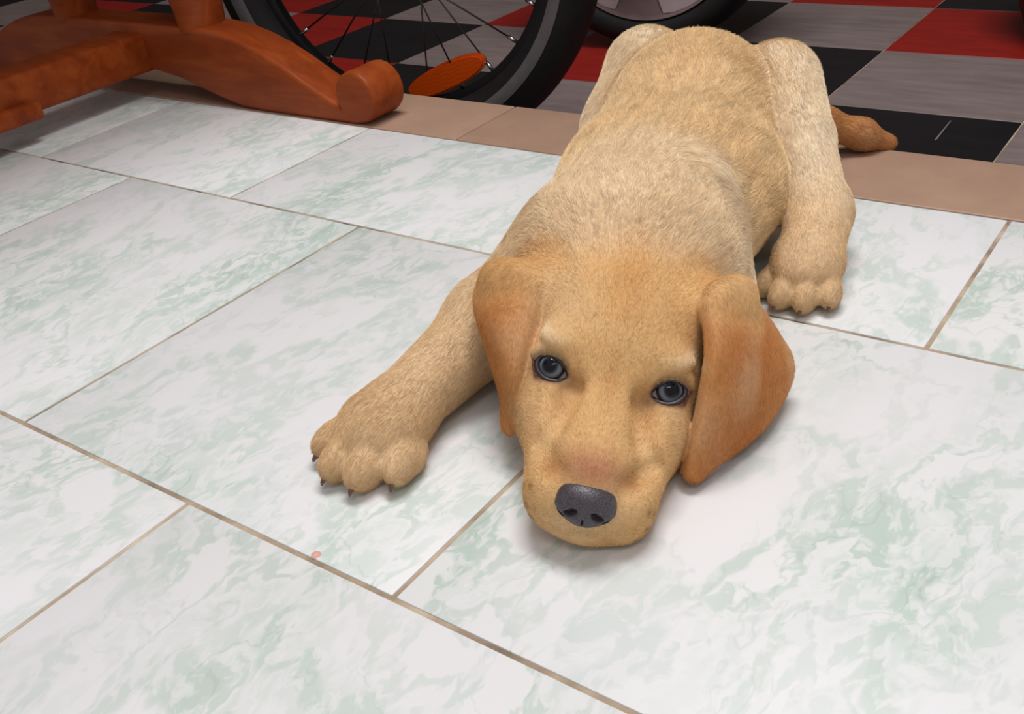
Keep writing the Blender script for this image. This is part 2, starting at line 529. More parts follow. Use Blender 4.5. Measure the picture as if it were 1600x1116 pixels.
def hcone(a, b, ra, rb, k, col, flow, ln=.003, op='u'):
    cone(H(*a), H(*b), ra * HS, rb * HS, k, col, HR @ np.asarray(flow, float), ln, op)

def sd(p, P):
    if p['t'] == 'cone':
        a, b, r1, r2 = p['a'], p['b'], p['ra'], p['rb']
        ba = b - a; L2 = ba @ ba
        t = np.clip(((P - a.astype(f32)) @ ba.astype(f32)) / f32(L2), 0, 1)
        q = P - a.astype(f32) - t[..., None] * ba.astype(f32)
        return np.sqrt((q * q).sum(-1)) - (r1 + (r2 - r1) * t)
    if p['t'] == 'ell':
        q = (P - p['c'].astype(f32)) @ p['R'].astype(f32)
        k0 = np.sqrt(((q / p['r'].astype(f32)) ** 2).sum(-1)) + 1e-9
        k1 = np.sqrt(((q / (p['r'] ** 2).astype(f32)) ** 2).sum(-1)) + 1e-9
        return k0 * (k0 - 1) / k1
    if p['t'] == 'sheet':
        sh = P.shape[:-1]; Q = P.reshape(-1, 3)
        out = np.empty(len(Q), f32)
        fn = p['bvh'].find_nearest
        for i, v in enumerate(Q.tolist()):
            rr = fn(v, p['far'])
            out[i] = rr[3] if rr[3] is not None else p['far']
        return out.reshape(sh) - p['th']

def smin(a, b, k):
    h = np.maximum(k - np.abs(a - b), 0) / k
    return np.minimum(a, b) - h * h * k * .25

# ---- trunk (metres, world)
AX = nrm((-.31, .95, 0)); LT_ = np.array([-AX[1], AX[0], 0])
TR = np.stack([LT_, AX, np.array([0, 0, 1.])], 1)
ell((.280, .252, .055), (.061, .090, .057), .02, 'cream', AX + np.array([0, 0, -.2]), .009, TR)
ell((.254, .345, .054), (.075, .100, .057), .03, 'back', AX, .011, TR)
ell((.222, .442, .067), (.060, .082, .058), .03, 'back', AX, .013, TR)
cone(H(0, -6.0, 5.4), (.296, .225, .060), .038, .050, .03, 'cream', ln=.008)
cone(H(0, -6.5, 2.6), (.30, .20, .042), .030, .04, .03, 'cream', ln=.008)
# shoulder blade + upper arm on the picture's right, forearm folded under the ear
cone((.300, .272, .080), (.326, .244, .036), .027, .027, .016, 'pale', ln=.008)
cone((.326, .244, .030), (.357, .208, .020), .024, .018, .02, 'pale', ln=.006)
# reaching foreleg on the picture's left
cone((.258, .215, .058), (.229, .180, .034), .034, .026, .025, 'cream', ln=.007)
cone((.225, .172, .028), (.2245, .103, .021), .0240, .0190, .018, 'leg', ln=.006)
# rump, thighs, hind foot
cone((.268, .488, .080), (.310, .432, .062), .031, .0205, .006, 'pale', ln=.009)
cone((.310, .432, .062), (.340, .388, .036), .0200, .0180, .006, 'pale', ln=.007)
cone((.342, .384, .030), (.352, .345, .022), .0205, .0195, .012, 'leg', ln=.006)
cone((.163, .482, .083), (.164, .440, .050), .034, .030, .012, 'pale', ln=.009)
cone((.164, .440, .050), (.170, .40, .028), .028, .022, .02, 'pale', ln=.007)
# tail
cone((.240, .515, .050), (.276, .556, .027), .017, .0125, .02, 'tan', ln=.009)
cone((.276, .556, .026), (.303, .576, .015), .0125, .0105, .012, 'tan', ln=.007)
cone((.303, .576, .014), (.3185, .592, .003), .0105, .0075, .01, 'tan', ln=.007)

CLAWS = []
def paw(c, fwd, s=1.0, col='paw', toes=(1, 1, 1, 1), bk=.026):
    """toes fan out from the pad centre; fwd is the pointing direction on the floor"""
    f = nrm((*fwd, 0)); r = np.array([f[1], -f[0], 0]); u = np.array([0, 0, 1.])
    c = np.array(c, float)
    ell(c - f * .006 * s + u * .0005, np.array([.0230, .026, .0190]) * s, .010, col, f, .0065, np.stack([r, f, u], 1))
    for i, (off, fw, rr) in enumerate(((-.0205, .0060, .0088), (-.0076, .0150, .0098), (.0066, .0150, .0098), (.0205, .0050, .0090))):
        if not toes[i]: continue
        d = nrm(f + r * off * 14)
        tc = c + r * off * s + f * fw * s; tc[2] = .0104 * s
        ell(tc, np.array([rr * .90, rr * 1.78, rr * 1.12]) * s, .0038, col, d, .0058, np.stack([np.array([d[1], -d[0], 0]), d, u], 1))
        CLAWS.append((tc + d * rr * 1.56 * s - u * .0052 * s, d, s * .85))
paw((.2245, .0755, .0170), (.02, -1), 1.08)
cone((.2455, .0800, .010), (.2490, .0745, .008), .0062, .0055, .004, 'paw', ln=.003)     # dew toe
paw((.3535, .329, .0175), (.05, -1), .92)
paw((.364, .196, .0165), (.3, -1), .70)

# ---- head (cm in head frame)
hell((-.15, -4.8, 7.1), (4.7, 5.0, 4.7), .012, 'head', (0, -1, .1), .0055)
hell((0, -1.9, 6.7), (3.7, 2.7, 2.7), .016, 'head', (0, -.6, .7), .004)
for s in (1, -1):
    hell((s * 3.0 - .1, -2.0, 4.1), (1.7, 3.2, 3.0), .014, 'muzzle', (s * .6, -1, .1), .006)
    hell((s * 2.2 - .15, 1.2, 3.7), (1.5, 2.8, 2.3), .012, 'muzzle', (s * .6, -1, .1), .006)
    hell((s * 2.75, .1, 4.9), (1.1, 1.0, .9), .010, 'muzzle', (s * .6, -1, 0), .003)
hcone((0, -.6, 3.8), (-.1, 4.0, 2.9), 2.9, 2.2, .014, 'muzzle', (0, -1, .1), .005)
hcone((0, -.5, 6.0), (0, 5.0, 4.1), 1.5, 1.0, .014, 'head', (0, -1, .4), .0045)
for s in (1, -1):
    hell((s * 1.6 - .15, 3.7, 2.2), (1.65, 2.4, 1.8), .008, 'muzzle', (s * .8, -.9, -.3), .0045)
    hell((s * 2.5, -.75, 8.2), (1.3, .8, .55), .008, 'head', (s * .3, -.5, .8), .004)      # brow
    hell((s * 1.75 - .1, 4.5, 2.75), (1.25, 1.5, 1.25), .005, 'muzzle', (s * .8, -.9, -.2), .004)   # whisker pad
for s in (1, -1):                                     # hollows beside the bridge, behind the whisker pads and under the eyes
    hcone((s * 1.75, 1.0, 6.25), (s * 2.25, 3.0, 5.1), .46, .38, .011, 'muzzle', (0, -1, .2), .004, op='s')
    hcone((s * 1.75, 5.4, 4.15), (s * 2.9, 3.4, 4.3), .22, .42, .008, 'muzzle', (0, -1, .2), .004, op='s')
hell((-.1, 3.2, 1.05), (1.85, 2.7, .95), .008, 'muzzle', (0, -1, 0), .003)
hell((0, 5.45, 3.15), (1.20, .95, 1.0), .007, 'muzzle', (0, -1, .3), .0015)

# ---- ears: curved flaps
EARS = [[[[0.2892, 0.1474, 0.081], [0.2833, 0.1465, 0.086], [0.2612, 0.1561, 0.082], [0.2406, 0.1618, 0.072]],
         [[0.2932, 0.1295, 0.068], [0.2894, 0.1253, 0.073], [0.2757, 0.1244, 0.072], [0.2423, 0.1486, 0.064]],
         [[0.2954, 0.1142, 0.053], [0.2937, 0.1099, 0.055], [0.2852, 0.1126, 0.053], [0.2691, 0.1236, 0.05]],
         [[0.2948, 0.1091, 0.033], [0.2934, 0.1068, 0.034], [0.2882, 0.109, 0.033], [0.2801, 0.1158, 0.033]],
         [[0.2917, 0.1091, 0.021], [0.2917, 0.105, 0.02], [0.2905, 0.1038, 0.02], [0.2871, 0.1055, 0.021]]],
        [[[0.3661, 0.1729, 0.076], [0.3684, 0.175, 0.079], [0.3674, 0.1954, 0.075], [0.3669, 0.2178, 0.062]],
         [[0.3756, 0.1558, 0.062], [0.3796, 0.1587, 0.065], [0.3826, 0.181, 0.06], [0.3799, 0.2256, 0.038]],
         [[0.3771, 0.1444, 0.042], [0.3821, 0.145, 0.045], [0.3896, 0.1661, 0.04], [0.3915, 0.2221, 0.018]],
         [[0.3769, 0.1347, 0.022], [0.3818, 0.1344, 0.025], [0.3879, 0.1487, 0.021], [0.3934, 0.1789, 0.009]],
         [[0.3759, 0.1282, 0.008], [0.3792, 0.1257, 0.0075], [0.3815, 0.1278, 0.006], [0.382, 0.1349, 0.0055]]]]
def catmull(net, axis, n):
    net = np.moveaxis(np.asarray(net, float), axis, 0)
    m = len(net)
    ext = np.concatenate([[2 * net[0] - net[1]], net, [2 * net[-1] - net[-2]]])
    out = []
    for t in np.linspace(0, m - 1, n):
        i = min(int(t), m - 2); f = t - i
        p0, p1, p2, p3 = ext[i], ext[i + 1], ext[i + 2], ext[i + 3]
        out.append(.5 * (2 * p1 + (p2 - p0) * f + (2 * p0 - 5 * p1 + 4 * p2 - p3) * f * f + (3 * p1 - p0 - 3 * p2 + p3) * f ** 3))
    return np.moveaxis(np.array(out), 0, axis)
def ear(net, th, k):
    net = np.asarray(net, float); cc = net.mean((0, 1)); net = cc + (net - cc) * np.array([.94, .94, .95])
    g = catmull(catmull(net, 0, 22), 1, 12)
    n0, n1 = g.shape[:2]
    vs = g.reshape(-1, 3)
    fc = [(i * n1 + j, i * n1 + j + 1, (i + 1) * n1 + j + 1, (i + 1) * n1 + j) for i in range(n0 - 1) for j in range(n1 - 1)]
    bvh = BVHTree.FromPolygons(vs.tolist(), fc)
    fl = g[-1, n1 // 2] - g[0, n1 // 2]
    PR.append(dict(t='sheet', bvh=bvh, far=.03, th=th, k=k, col=CO['ear'], flow=nrm(fl), ln=.0045, op='u', lo=vs.min(0) - th, hi=vs.max(0) + th))
ear(EARS[0], .0028, .002)
ear(EARS[1], .0028, .002)
for s_, net in ((1, EARS[0]), (-1, EARS[1])):          # gristle that joins each flap to the skull
    q0, q1 = np.array(net[0][1]), np.array(net[0][3])
    cone(H(s_ * 2.8 - .15, -4.2, 8.6), q0 * .8 + q1 * .2, .012, .0065, .013, 'head', ln=.005)
    cone(H(s_ * 2.8 - .15, -5.8, 8.2), q1 * .75 + q0 * .25, .014, .0065, .014, 'head', ln=.005)
    cone(H(s_ * 2.6 - .15, -5.0, 8.8), (q0 + q1) * .5 + np.array([0, 0, -.002]), .014, .007, .014, 'head', ln=.005)

# ---- eye sockets and lids
EYES = []
for s in (1, -1):
    C = H(s * 2.86, -.66, 6.52)
    gz = nrm(np.array(cam.location) - C)                                   # the puppy looks up at whoever stands before it
    out = nrm(HD(s * .36, .80, .40) + gz * .75)
    up_ = HD(0, -.35, .94); ri = nrm(np.cross(up_, out)); up_ = nrm(np.cross(out, ri))
    EYES.append(dict(C=C, out=out, up=up_, ri=ri, gaze=nrm(out * .8 + HD(s * .35, .8, .5) * .35 + up_ * .06), r=.0092, s=s))
NBODY = len(PR)
for e in EYES:
    C = e['C']; F = np.stack([e['ri'], e['up'], e['out']], 1)
    PR.append(dict(t='ell', c=C + e['out'] * .006, r=np.array([.0096, .0080, .012]), R=F, k=.0025, col=CO['head'], flow=e['up'], ln=.002, op='s', lo=C - .016, hi=C + .02))
    n = 20; pts = []
    for i in range(n):
        a = 2 * math.pi * i / n
        x = .0084 * math.cos(a); y = .0072 * math.sin(a) * (.92 if math.sin(a) > 0 else 1.0)
        inn = max(math.cos(a) * e['s'], 0) ** 4
        x += .0022 * inn * e['s']; y -= .0016 * inn
        y -= .0014 * math.cos(a) * e['s']                       # inner corner sits lower
        z = math.sqrt(max(.0101 ** 2 - x * x * .80 - y * y, .0030 ** 2))
        pts.append(C + e['ri'] * x + e['up'] * y + e['out'] * z)
    for i in range(n):
        hi_ = math.sin(2 * math.pi * (i + .5) / n)
        r_ = .0011 + .0007 * max(hi_, 0)
        a, b = pts[i], pts[(i + 1) % n]
        PR.append(dict(t='cone', a=a, b=b, ra=r_, rb=r_, k=.0022, col=CO['head'], flow=e['up'], ln=.0015, op='u', lo=np.minimum(a, b) - r_, hi=np.maximum(a, b) + r_))
    e['ring'] = np.array(pts)
    arc = []
    for a in np.radians(np.linspace(15, 165, 10)):                        # fold of skin above the upper lid
        x = .0108 * math.cos(a); y = .0104 * math.sin(a) - .0014 * math.cos(a) * e['s']
        arc.append(C + e['ri'] * x + e['up'] * y + e['out'] * (.0068 - .001 * abs(math.cos(a))))
    for a, b in zip(arc[:-1], arc[1:]):
        PR.append(dict(t='cone', a=a, b=b, ra=.0017, rb=.0017, k=.0022, col=CO['head'], flow=e['up'], ln=.002, op='u', lo=np.minimum(a, b) - .0017, hi=np.maximum(a, b) + .0017))

def axis_grid(lo, hi, f0, f1, fine, coarse):
    a = list(np.arange(f0, f1, fine))
    g, st = f1, fine
    while g < hi:
        a.append(g); st = min(st * 1.12, coarse); g += st
    g, st = f0, fine
    while g > lo:
        st = min(st * 1.12, coarse); g -= st; a.append(g)
    return np.sort(np.array(a)).astype(f32)
FINE = .00095
gx = axis_grid(.07, .425, .262, .400, FINE, .0024)
gy = axis_grid(.030, .640, .050, .165, FINE, .0026)
gz_ = axis_grid(-.030, .140, .000, .085, FINE, .0026)
D = np.full((len(gx), len(gy), len(gz_)), .05, f32)
for p in PR:
    mg = p['k'] + .006
    sl = []
    for g, lo, hi in ((gx, p['lo'][0], p['hi'][0]), (gy, p['lo'][1], p['hi'][1]), (gz_, p['lo'][2], p['hi'][2])):
        sl.append(slice(int(np.searchsorted(g, lo - mg)), int(np.searchsorted(g, hi + mg))))
    xs, ys, zs = gx[sl[0]], gy[sl[1]], gz_[sl[2]]
    if min(len(xs), len(ys), len(zs)) == 0: continue
    P = np.stack(np.meshgrid(xs, ys, zs, indexing='ij'), -1)
    d = sd(p, P)
    S_ = tuple(sl)
    if p['op'] == 'u': D[S_] = smin(D[S_], d, p['k'])
    else: D[S_] = -smin(-D[S_], d, p['k'])
# rest on the floor: flat contact at the tiles, free beyond the step edge
fl_ = np.where((gy > STEP_Y - .004)[:, None], -1.0, (.0006 - gz_)[None, :]).astype(f32)
D = np.maximum(D, fl_[None])
print('sdf', D.shape, round(time.time() - T0, 1))

def surface_nets(D, gx, gy, gz):
    nx, ny, nz = D.shape
    ins = D < 0
    cnt = np.zeros((nx - 1, ny - 1, nz - 1), np.int8)
    for i in (0, 1):
        for j in (0, 1):
            for k_ in (0, 1):
                cnt += ins[i:nx - 1 + i, j:ny - 1 + j, k_:nz - 1 + k_]
    act = (cnt > 0) & (cnt < 8)
    I, J, K = np.nonzero(act)
    idx = np.full(act.shape, -1, np.int64); idx[I, J, K] = np.arange(len(I))
    acc = np.zeros((len(I), 3)); n = np.zeros(len(I))
    G = (gx, gy, gz)
    corners = [(i, j, k_) for i in (0, 1) for j in (0, 1) for k_ in (0, 1)]
    for ca in corners:
        for ax in range(3):
            if ca[ax]: continue
            cb = list(ca); cb[ax] = 1
            da = D[I + ca[0], J + ca[1], K + ca[2]]; db = D[I + cb[0], J + cb[1], K + cb[2]]
            m = (da < 0) != (db < 0)
            t = np.where(m, da / np.where(m, da - db, 1), 0)
            pa = np.stack([gx[I + ca[0]], gy[J + ca[1]], gz[K + ca[2]]], 1).astype(float)
            pb = np.stack([gx[I + cb[0]], gy[J + cb[1]], gz[K + cb[2]]], 1).astype(float)
            acc += np.where(m[:, None], pa + (pb - pa) * t[:, None], 0); n += m
    V = acc / n[:, None]
    F = []
    for ax in range(3):
        o = [1, 1, 1]; o[ax] = 0
        s0 = [slice(1, -1)] * 3; s0[ax] = slice(0, D.shape[ax] - 1)
        s1 = list(s0); s1[ax] = slice(1, D.shape[ax])
        a = ins[tuple(s0)]; b = ins[tuple(s1)]
        m = a != b
        i, j, k_ = np.nonzero(m)
        off = [1, 1, 1]; off[ax] = 0
        i, j, k_ = i + off[0], j + off[1], k_ + off[2]
        u, v = (ax + 1) % 3, (ax + 2) % 3
        def cell(du, dv):
            c = [i.copy(), j.copy(), k_.copy()]
            c[u] -= du; c[v] -= dv
            return idx[c[0], c[1], c[2]]
        q = np.stack([cell(1, 1), cell(0, 1), cell(0, 0), cell(1, 0)], 1)
        fl = a[m]
        q[~fl] = q[~fl][:, ::-1]
        F.append(q)
    F = np.concatenate(F)
    return V, F[(F >= 0).all(1)]
V, F = surface_nets(D, gx, gy, gz_)
del D
# keep the largest piece out of stray bits is unnecessary: all primitives overlap
def vnormals(V, F):
    a, b, c, d = (V[F[:, i]] for i in range(4))
    n = np.cross(c - a, d - b)
    N = np.zeros_like(V)
    for i in range(4): np.add.at(N, F[:, i], n)
    return N / (np.linalg.norm(N, axis=1, keepdims=True) + 1e-12)
# light smoothing of the grid facets
def smooth(V, F, it, lam):
    cnt = np.zeros(len(V))
    for i in range(4): np.add.at(cnt, F[:, i], 2)
    for _ in range(it):
        A = np.zeros_like(V)
        for i in range(4):
            np.add.at(A, F[:, i], V[F[:, (i + 1) % 4]] + V[F[:, (i + 3) % 4]])
        V = V + lam * (A / cnt[:, None] - V)
    return V
V = smooth(V, F, 2, .5)
N = vnormals(V, F)
print('mesh', len(V), len(F), round(time.time() - T0, 1))

# ---- coat colour, hair flow and hair length, blended from the primitives
W = np.zeros(len(V)); CL = np.zeros((len(V), 3)); FW = np.zeros((len(V), 3)); LN = np.zeros(len(V))
V32 = V.astype(f32)
for p in PR[:NBODY]:
    box = ((V > p['lo'] - .03) & (V < p['hi'] + .03)).all(1)
    ii = np.nonzero(box)[0]
    if len(ii) == 0: continue
    d = np.maximum(sd(p, V32[ii]), -.004)
    w = np.exp(-(d + .004) / .0045) + 1e-9
    W[ii] += w; CL[ii] += w[:, None] * p['col']; FW[ii] += w[:, None] * p['flow']; LN[ii] += w * p['ln']
W = np.maximum(W, 1e-12)
CL /= W[:, None]; FW /= W[:, None]; LN /= W
def vnoise(P, scale, seed):
    """cheap smooth value noise from summed sines"""
    g = np.random.default_rng(seed); o = np.zeros(len(P))
    for i in range(9):
        d = g.normal(size=3); d /= np.linalg.norm(d)
        o += np.sin(P @ d * scale * g.uniform(.6, 1.9) + g.uniform(0, 6.3))
    return o / 4.0
LOC = ((V - HT) @ HR) / HS            # head frame, cm
def blob(c, r, P=None):
    q = ((LOC if P is None else P) - np.asarray(c)) / np.asarray(r)
    return np.exp(-(q * q).sum(1))
def paint(w, rgb, amt=1.0):
    global CL
    w = np.clip(w * amt, 0, 1)[:, None]
    CL = CL * (1 - w) + np.array(srgb(*rgb)) * w
FUR = np.ones(len(V))
for net in EARS:                                       # the flap takes on the head colour towards its root
    r0, r1 = np.array(net[0]).mean(0), np.array(net[-1]).mean(0)
    t = (V - r0) @ (r1 - r0) / ((r1 - r0) @ (r1 - r0))
    dr = np.linalg.norm(V - r0, axis=1)
    w = np.clip(1 - t / .30, 0, 1) * (dr < .034) * np.clip((.034 - dr) / .008, 0, 1)
    CL = CL * (1 - (w * .75)[:, None]) + CO['head'] * (w * .75)[:, None]
paint(np.clip(vnoise(V, 90, 1), 0, 1), (236, 208, 170), .35)
paint(np.clip(vnoise(V, 60, 2), 0, 1), (214, 172, 118), .22)
for s in (1, -1):
    paint(blob((s * 3.1, -.9, 8.35), (1.1, .9, .30)), (250, 232, 200), .9)
    paint(blob((s * 1.6, -.2, 7.6), (.7, .7, .7)), (200, 146, 90), .35)      # pale brow spots
    paint(blob((s * 3.0, .9, 4.3), (.9, 1.3, 1.0)), (238, 206, 160), .7)
    paint(blob((s * 2.0, 2.2, 3.6), (.9, 1.6, 1.2)), (240, 208, 162), .7)
    paint(blob((s * 1.75, 4.6, 3.75), (.55, .7, .5)), (176, 116, 64), .8)
    paint(blob((s * 2.1, .9, 5.2), (.7, .8, .7)), (178, 126, 80), .55)      # below the inner corner of the eye
    paint(blob((s * 3.6, -.6, 4.6), (.6, 1.6, 1.2)), (240, 206, 160), .6)
    paint(blob((s * 2.0, 3.4, .9), (1.2, 2.0, .7)), (232, 198, 150), .6)
paint(blob((0, 5.25, 4.45), (1.1, 1.0, .8)), (166, 98, 78), 1.5)               # rosy skin above the nose
FUR *= 1 - .85 * np.clip(blob((0, 5.35, 4.4), (1.0, .8, .7)) * 1.4, 0, 1)
for s in (1, -1):                                                                # whisker roots
    for wx, wy, wz in ((2.6, 4.6, 2.6), (2.85, 4.0, 2.1), (2.4, 5.0, 2.0), (2.75, 4.2, 1.5), (3.0, 3.3, 2.4), (2.3, 5.0, 2.9), (2.95, 3.4, 1.6), (2.2, 5.2, 1.4)):
        q = H(s * (wx + .25) - .15, wy + .2, wz)
        q = V[np.argmin(((V - q) ** 2).sum(1))]
        paint(np.exp(-((V - q) ** 2).sum(1) / .0019 ** 2), (140, 92, 54), .75)
paint(blob((0, .9, 6.6), (.4, 1.4, 1.5)), (186, 130, 78), .6)
paint(blob((0, -3.0, 11.0), (1.0, 3.2, 2.5)), (206, 152, 92), .55)
for e in EYES:
    near = np.nonzero(np.linalg.norm(V - e['C'], axis=1) < .022)[0]
    dm = np.linalg.norm(V[near][:, None, :] - e['ring'][None], axis=2).min(1)
    w = np.zeros(len(V)); w[near] = np.exp(-(dm / .0026) ** 2)
    paint(w, (44, 28, 27), 1.5)
    w2 = np.zeros(len(V)); w2[near] = np.exp(-(dm / .0055) ** 2)
    paint(w2 * np.clip(1.1 - (V - e['C']) @ e['up'] / .004, 0, 1.6), (150, 100, 76), .28)
    FUR[near] *= 1 - np.clip(1.5 * np.exp(-(dm / .0026) ** 2), 0, 1)
    LN[near] *= 1 - .6 * np.exp(-(dm / .005) ** 2)
# nose leather takes over in front: bald there
FUR *= 1 - np.clip(blob((0, 6.3, 3.1), (1.3, .6, .9)) * 2, 0, 1)

puppy = empty('puppy', (.30, .28, 0))
tag(puppy, 'yellow labrador puppy lying on the marble tiles, chin down, looking up', 'dog')
def child(name, data, mat):
    o = link(name, data, mat, puppy)
    o.matrix_parent_inverse = Matrix.Translation((-.30, -.28, 0))
    return o
me = bpy.data.meshes.new('puppy_body')
me.vertices.add(len(V)); me.vertices.foreach_set('co', V.astype(f32).ravel())
me.loops.add(len(F) * 4); me.loops.foreach_set('vertex_index', F.astype(np.int32).ravel())
me.polygons.add(len(F)); me.polygons.foreach_set('loop_start', np.arange(0, len(F) * 4, 4, dtype=np.int32))
me.polygons.foreach_set('use_smooth', np.ones(len(F), bool))
me.update(); me.validate()
at = me.color_attributes.new('coat', 'FLOAT_COLOR', 'POINT')
at.data.foreach_set('color', np.concatenate([CL, np.ones((len(V), 1))], 1).astype(f32).ravel())
k = NT('short_yellow_coat')
a_ = k.n('ShaderNodeAttribute', attribute_name='coat')
tc = k.n('ShaderNodeTexCoord')
nz = k.noise(tc.outputs['Object'], 420, 4, .6)
k.l(k.mix(.35, a_.outputs['Color'], k.ramp(nz.outputs[0], [(.3, (.5, .5, .5)), (.7, (1, 1, 1))]), 'MULTIPLY'), k.b.inputs['Base Color'])
k.b.inputs['Roughness'].default_value = .75
k.b.inputs['Specular IOR Level'].default_value = .2
k.b.inputs['Subsurface Weight'].default_value = .0
k.bump(nz.outputs[0], .25, .0006)
M['coat'] = k.m
body = child('body', me, M['coat'])

# ---- nose leather
def sdf_mesh(name, prims, lo, hi, res, mat, floor_=None):
    ax = [np.arange(l, h, res).astype(f32) for l, h in zip(lo, hi)]
    P = np.stack(np.meshgrid(*ax, indexing='ij'), -1)
    D = np.full(P.shape[:3], .05, f32)
    for p in prims:
        d = sd(p, P)
        D = smin(D, d, p['k']) if p['op'] == 'u' else -smin(-D, d, p['k'])
    v, f = surface_nets(D, *ax)
    v = smooth(v, f, 2, .5)
    return child(name, new_mesh(name, v, f, True), mat)
save = PR; PR = []
hell((0, 6.10, 3.45), (1.36, .85, .78), .003, 'muzzle', (0, 1, 0))
hell((0, 6.25, 2.75), (.98, .70, .66), .004, 'muzzle', (0, 1, 0))
for s in (1, -1):
    hell((s * .82, 6.20, 3.0), (.60, .66, .55), .003, 'muzzle', (0, 1, 0))
for s in (1, -1):
    hell((s * .64, 6.90, 2.95), (.36, .45, .17), .0012, 'muzzle', (0, 1, 0), op='s', R=rotm(0, 0, s * 28))
    hell((s * 1.14, 6.60, 2.72), (.30, .55, .08), .0012, 'muzzle', (0, 1, 0), op='s', R=rotm(0, 0, s * -30))
hell((0, 7.0, 2.35), (.045, .5, .45), .0008, 'muzzle', (0, 1, 0), op='s')
NP = PR; PR = save
k = NT('dark_nose_leather')
tc = k.n('ShaderNodeTexCoord')
vo = k.n('ShaderNodeTexVoronoi'); vo.inputs['Scale'].default_value = 1400; k.l(tc.outputs['Object'], vo.inputs['Vector'])
k.l(k.ramp(vo.outputs['Distance'], [(.0, srgb(94, 86, 92)), (.7, srgb(62, 55, 61))]), k.b.inputs['Base Color'])
k.b.inputs['Roughness'].default_value = .38
k.bump(vo.outputs['Distance'], .25, .0004)
M['nose'] = k.m
nc = H(0, 6.0, 3.0)
nose = sdf_mesh('nose', NP, nc - .019, nc + .019, .00042, M['nose'])
tag(nose, 'dark grey leathery nose')

# ---- eyes
k = NT('blue_grey_eye')
tc = k.n('ShaderNodeTexCoord')
sx = k.n('ShaderNodeSeparateXYZ'); k.l(tc.outputs['Object'], sx.inputs[0])
rad = k.math('SQRT', k.math('ADD', k.math('POWER', sx.outputs[0], 2.0), k.math('POWER', sx.outputs[1], 2.0)))
back_ = k.math('LESS_THAN', sx.outputs[2], 0.0)
rr = k.math('ADD', k.math('MULTIPLY', rad, 98.0), back_, True)
nz = k.noise(tc.outputs['Object'], 900, 3)
iris = k.ramp(rr, [(.0, (.004, .004, .006)), (.28, (.004, .004, .006)), (.36, srgb(44, 50, 58)), (.47, srgb(108, 117, 128)), (.56, srgb(94, 103, 114)), (.62, srgb(16, 16, 20)), (.67, srgb(40, 34, 36)), (.74, srgb(176, 164, 166)), (1, srgb(150, 132, 132))])
k.l(iris, k.b.inputs['Base Color'])
k.b.inputs['Roughness'].default_value = .25
k.b.inputs['Specular IOR Level'].default_value = 0.0
k.b.inputs['Coat Weight'].default_value = 1.0
k.b.inputs['Coat Roughness'].default_value = .02
k.b.inputs['Coat IOR'].default_value = 1.36
M['eye'] = k.m
for e in EYES:
    bm = bmesh.new()
    bmesh.ops.create_uvsphere(bm, u_segments=48, v_segments=32, radius=e['r'])
    for v in bm.verts:
        a = math.acos(max(-1, min(1, v.co.z / e['r'])))
        v.co *= 1 + .07 * math.exp(-(a / .55) ** 2)
    o = child('eye', bm_mesh('eye', bm, True), M['eye'])
    q = Vector(e['gaze']).to_track_quat('Z', 'Y').to_matrix().to_4x4()
    o.matrix_basis = Matrix.Translation(Vector(e['C'])) @ q

k = NT('dark_lid_skin')
tc = k.n('ShaderNodeTexCoord')
k.l(k.ramp(k.noise(tc.outputs['Object'], 500, 3).outputs[0], [(.3, srgb(26, 17, 17)), (.7, srgb(52, 34, 34))]), k.b.inputs['Base Color'])
k.b.inputs['Roughness'].default_value = .35
for e in EYES:
    q = e['ring'] + e['out'] * .0006
    rim = child('eyelid_rim', tube_mesh('eyelid_rim', [e['C'] + e['out'] * ((p_ - e['C']) @ e['out']) + (p_ - e['C'] - e['out'] * ((p_ - e['C']) @ e['out'])) * .90 for p_ in q], .0016, 8, closed=True), k.m)
    tag(rim, 'dark skin rim around the eye')

# ---- claws
k = plain('dark_horn_claw', srgb(112, 84, 72), .4, .2, 300.)
M['claw'] = k
for c, d, s in CLAWS:
    u = np.array([0, 0, 1.])
    pts = [c - d * .003 * s + u * .0022 * s, c + d * .0015 * s + u * .0020 * s, c + d * .0030 * s + u * .0008 * s, c + d * .0038 * s - u * .0006 * s]
    pts = [np.array([q[0], q[1], max(q[2], .0012)]) for q in pts]
    child('claw', tube_mesh('claw', pts, [.0017 * s, .0016 * s, .0012 * s, .0005 * s], 8), M['claw'])

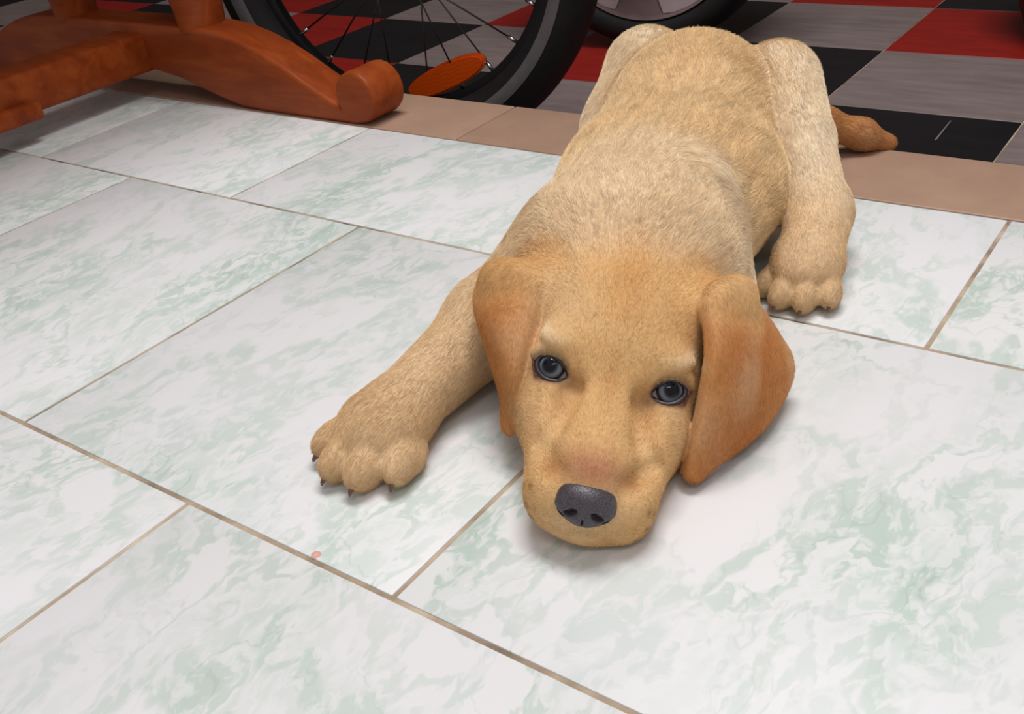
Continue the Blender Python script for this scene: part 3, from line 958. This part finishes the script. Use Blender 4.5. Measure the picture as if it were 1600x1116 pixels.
# ---- fur: short hair strands rooted on the body, combed along the flow
def build_fur():
    tri = np.concatenate([F[:, [0, 1, 2]], F[:, [0, 2, 3]]])
    A, B, C = V[tri[:, 0]], V[tri[:, 1]], V[tri[:, 2]]
    ar = .5 * np.linalg.norm(np.cross(B - A, C - A), axis=1)
    cz = (A[:, 2] + B[:, 2] + C[:, 2]) / 3
    nz_ = (N[tri[:, 0], 2])
    dens = np.where((cz < .0012) & (nz_ < -.5), 0, 1.0)
    ln = LN[tri[:, 0]]
    dens *= np.clip((.008 / np.maximum(ln, .002)) ** .9, .5, 2.5)
    cumw = np.cumsum(ar * dens); cumw /= cumw[-1]
    n = NHAIR
    ti = np.searchsorted(cumw, rng.random(n))
    u, v = rng.random(n), rng.random(n)
    sw = u + v > 1; u[sw], v[sw] = 1 - u[sw], 1 - v[sw]
    w = 1 - u - v
    T = tri[ti]
    mixv = lambda Q: (Q[T[:, 0]].T * w + Q[T[:, 1]].T * u + Q[T[:, 2]].T * v).T
    root = mixv(V); nn = mixv(N); fw = mixv(FW); L = mixv(LN[:, None])[:, 0]; c = mixv(CL); fu = mixv(FUR[:, None])[:, 0]
    keep = rng.random(n) < fu
    root, nn, fw, L, c = root[keep], nn[keep], fw[keep], L[keep], c[keep]
    n = len(root)
    nn /= np.linalg.norm(nn, axis=1, keepdims=True) + 1e-9
    f0 = fw - nn * (fw * nn).sum(1, keepdims=True)
    f0 /= np.linalg.norm(f0, axis=1, keepdims=True) + 1e-9
    # clumps: neighbouring hairs share a lean
    cl = np.stack([vnoise(root, 420, 11), vnoise(root, 420, 12), vnoise(root, 420, 13)], 1)
    cl2 = np.stack([vnoise(root, 130, 21), vnoise(root, 130, 22), vnoise(root, 130, 23)], 1)
    f = fw / (np.linalg.norm(fw, axis=1, keepdims=True) + 1e-6) + (cl * .14 + cl2 * .2) * np.clip(L / .009, .35, 1.1)[:, None] + rng.normal(size=(n, 3)) * .13
    f -= nn * (f * nn).sum(1, keepdims=True)
    f /= np.linalg.norm(f, axis=1, keepdims=True) + 1e-9
    L = L * .62 * rng.uniform(.55, 1.1, n)
    lift = (.24 + .08 * rng.normal(size=n))[:, None]
    d0 = f * (1 - lift * .5) + nn * (lift + .12)
    d0 /= np.linalg.norm(d0, axis=1, keepdims=True)
    d1 = f + nn * (lift * .30)
    d1 /= np.linalg.norm(d1, axis=1, keepdims=True)
    S = 4
    P = np.zeros((n, S, 3))
    P[:, 0] = root - nn * .0003
    seg = (L / (S - 1))[:, None]
    for i in range(1, S):
        t = (i - 1) / (S - 2)
        P[:, i] = P[:, i - 1] + (d0 * (1 - t) + d1 * t) * seg
    on = P[:, :, 1] < STEP_Y - .004
    P[:, :, 2] = np.where(on, np.maximum(P[:, :, 2], .0004), P[:, :, 2])
    hc = bpy.data.hair_curves.new('fur')
    hc.add_curves([S] * n)
    hc.attributes['position'].data.foreach_set('vector', P.astype(f32).ravel())
    rad = hc.attributes.get('radius') or hc.attributes.new('radius', 'FLOAT', 'POINT')
    R_ = np.clip(L / .005, .5, 1.2)[:, None] * np.array([.000075, .00007, .00005, .000012])[None]
    rad.data.foreach_set('value', R_.astype(f32).ravel())
    rc_ = root - root.mean(0)
    pf = rc_ - f0 * ((rc_ * f0).sum(1, keepdims=True)) * .8
    streak = vnoise(pf, 1100, 31) * .6 + vnoise(pf, 480, 32) * .6
    amp = np.clip(L / .0035, .7, 1.2)
    tone = (1 + .13 * amp * streak) * (1 + .14 * rng.normal(size=n)).clip(.6, 1.45) * (1 + .05 * cl[:, 0]).clip(.75, 1.3)
    cc = np.clip(c * tone[:, None], 0, 1)
    cc = cc ** np.array([.97, 1.0, 1.03])
    ca = hc.attributes.new('hair_colour', 'FLOAT_COLOR', 'CURVE')
    ca.data.foreach_set('color', np.concatenate([cc, np.ones((n, 1))], 1).astype(f32).ravel())
    k = NT('yellow_hair')
    a = k.n('ShaderNodeAttribute', attribute_name='hair_colour')
    k.l(a.outputs['Color'], k.b.inputs['Base Color'])
    k.b.inputs['Roughness'].default_value = .55
    k.b.inputs['Specular IOR Level'].default_value = .25
    o = child('fur', hc, k.m)
    tag(o, 'short soft yellow coat', kind='stuff')
    print('fur', n, round(time.time() - T0, 1))
NHAIR = 560000
build_fur()


print('script time', round(time.time() - T0, 1))
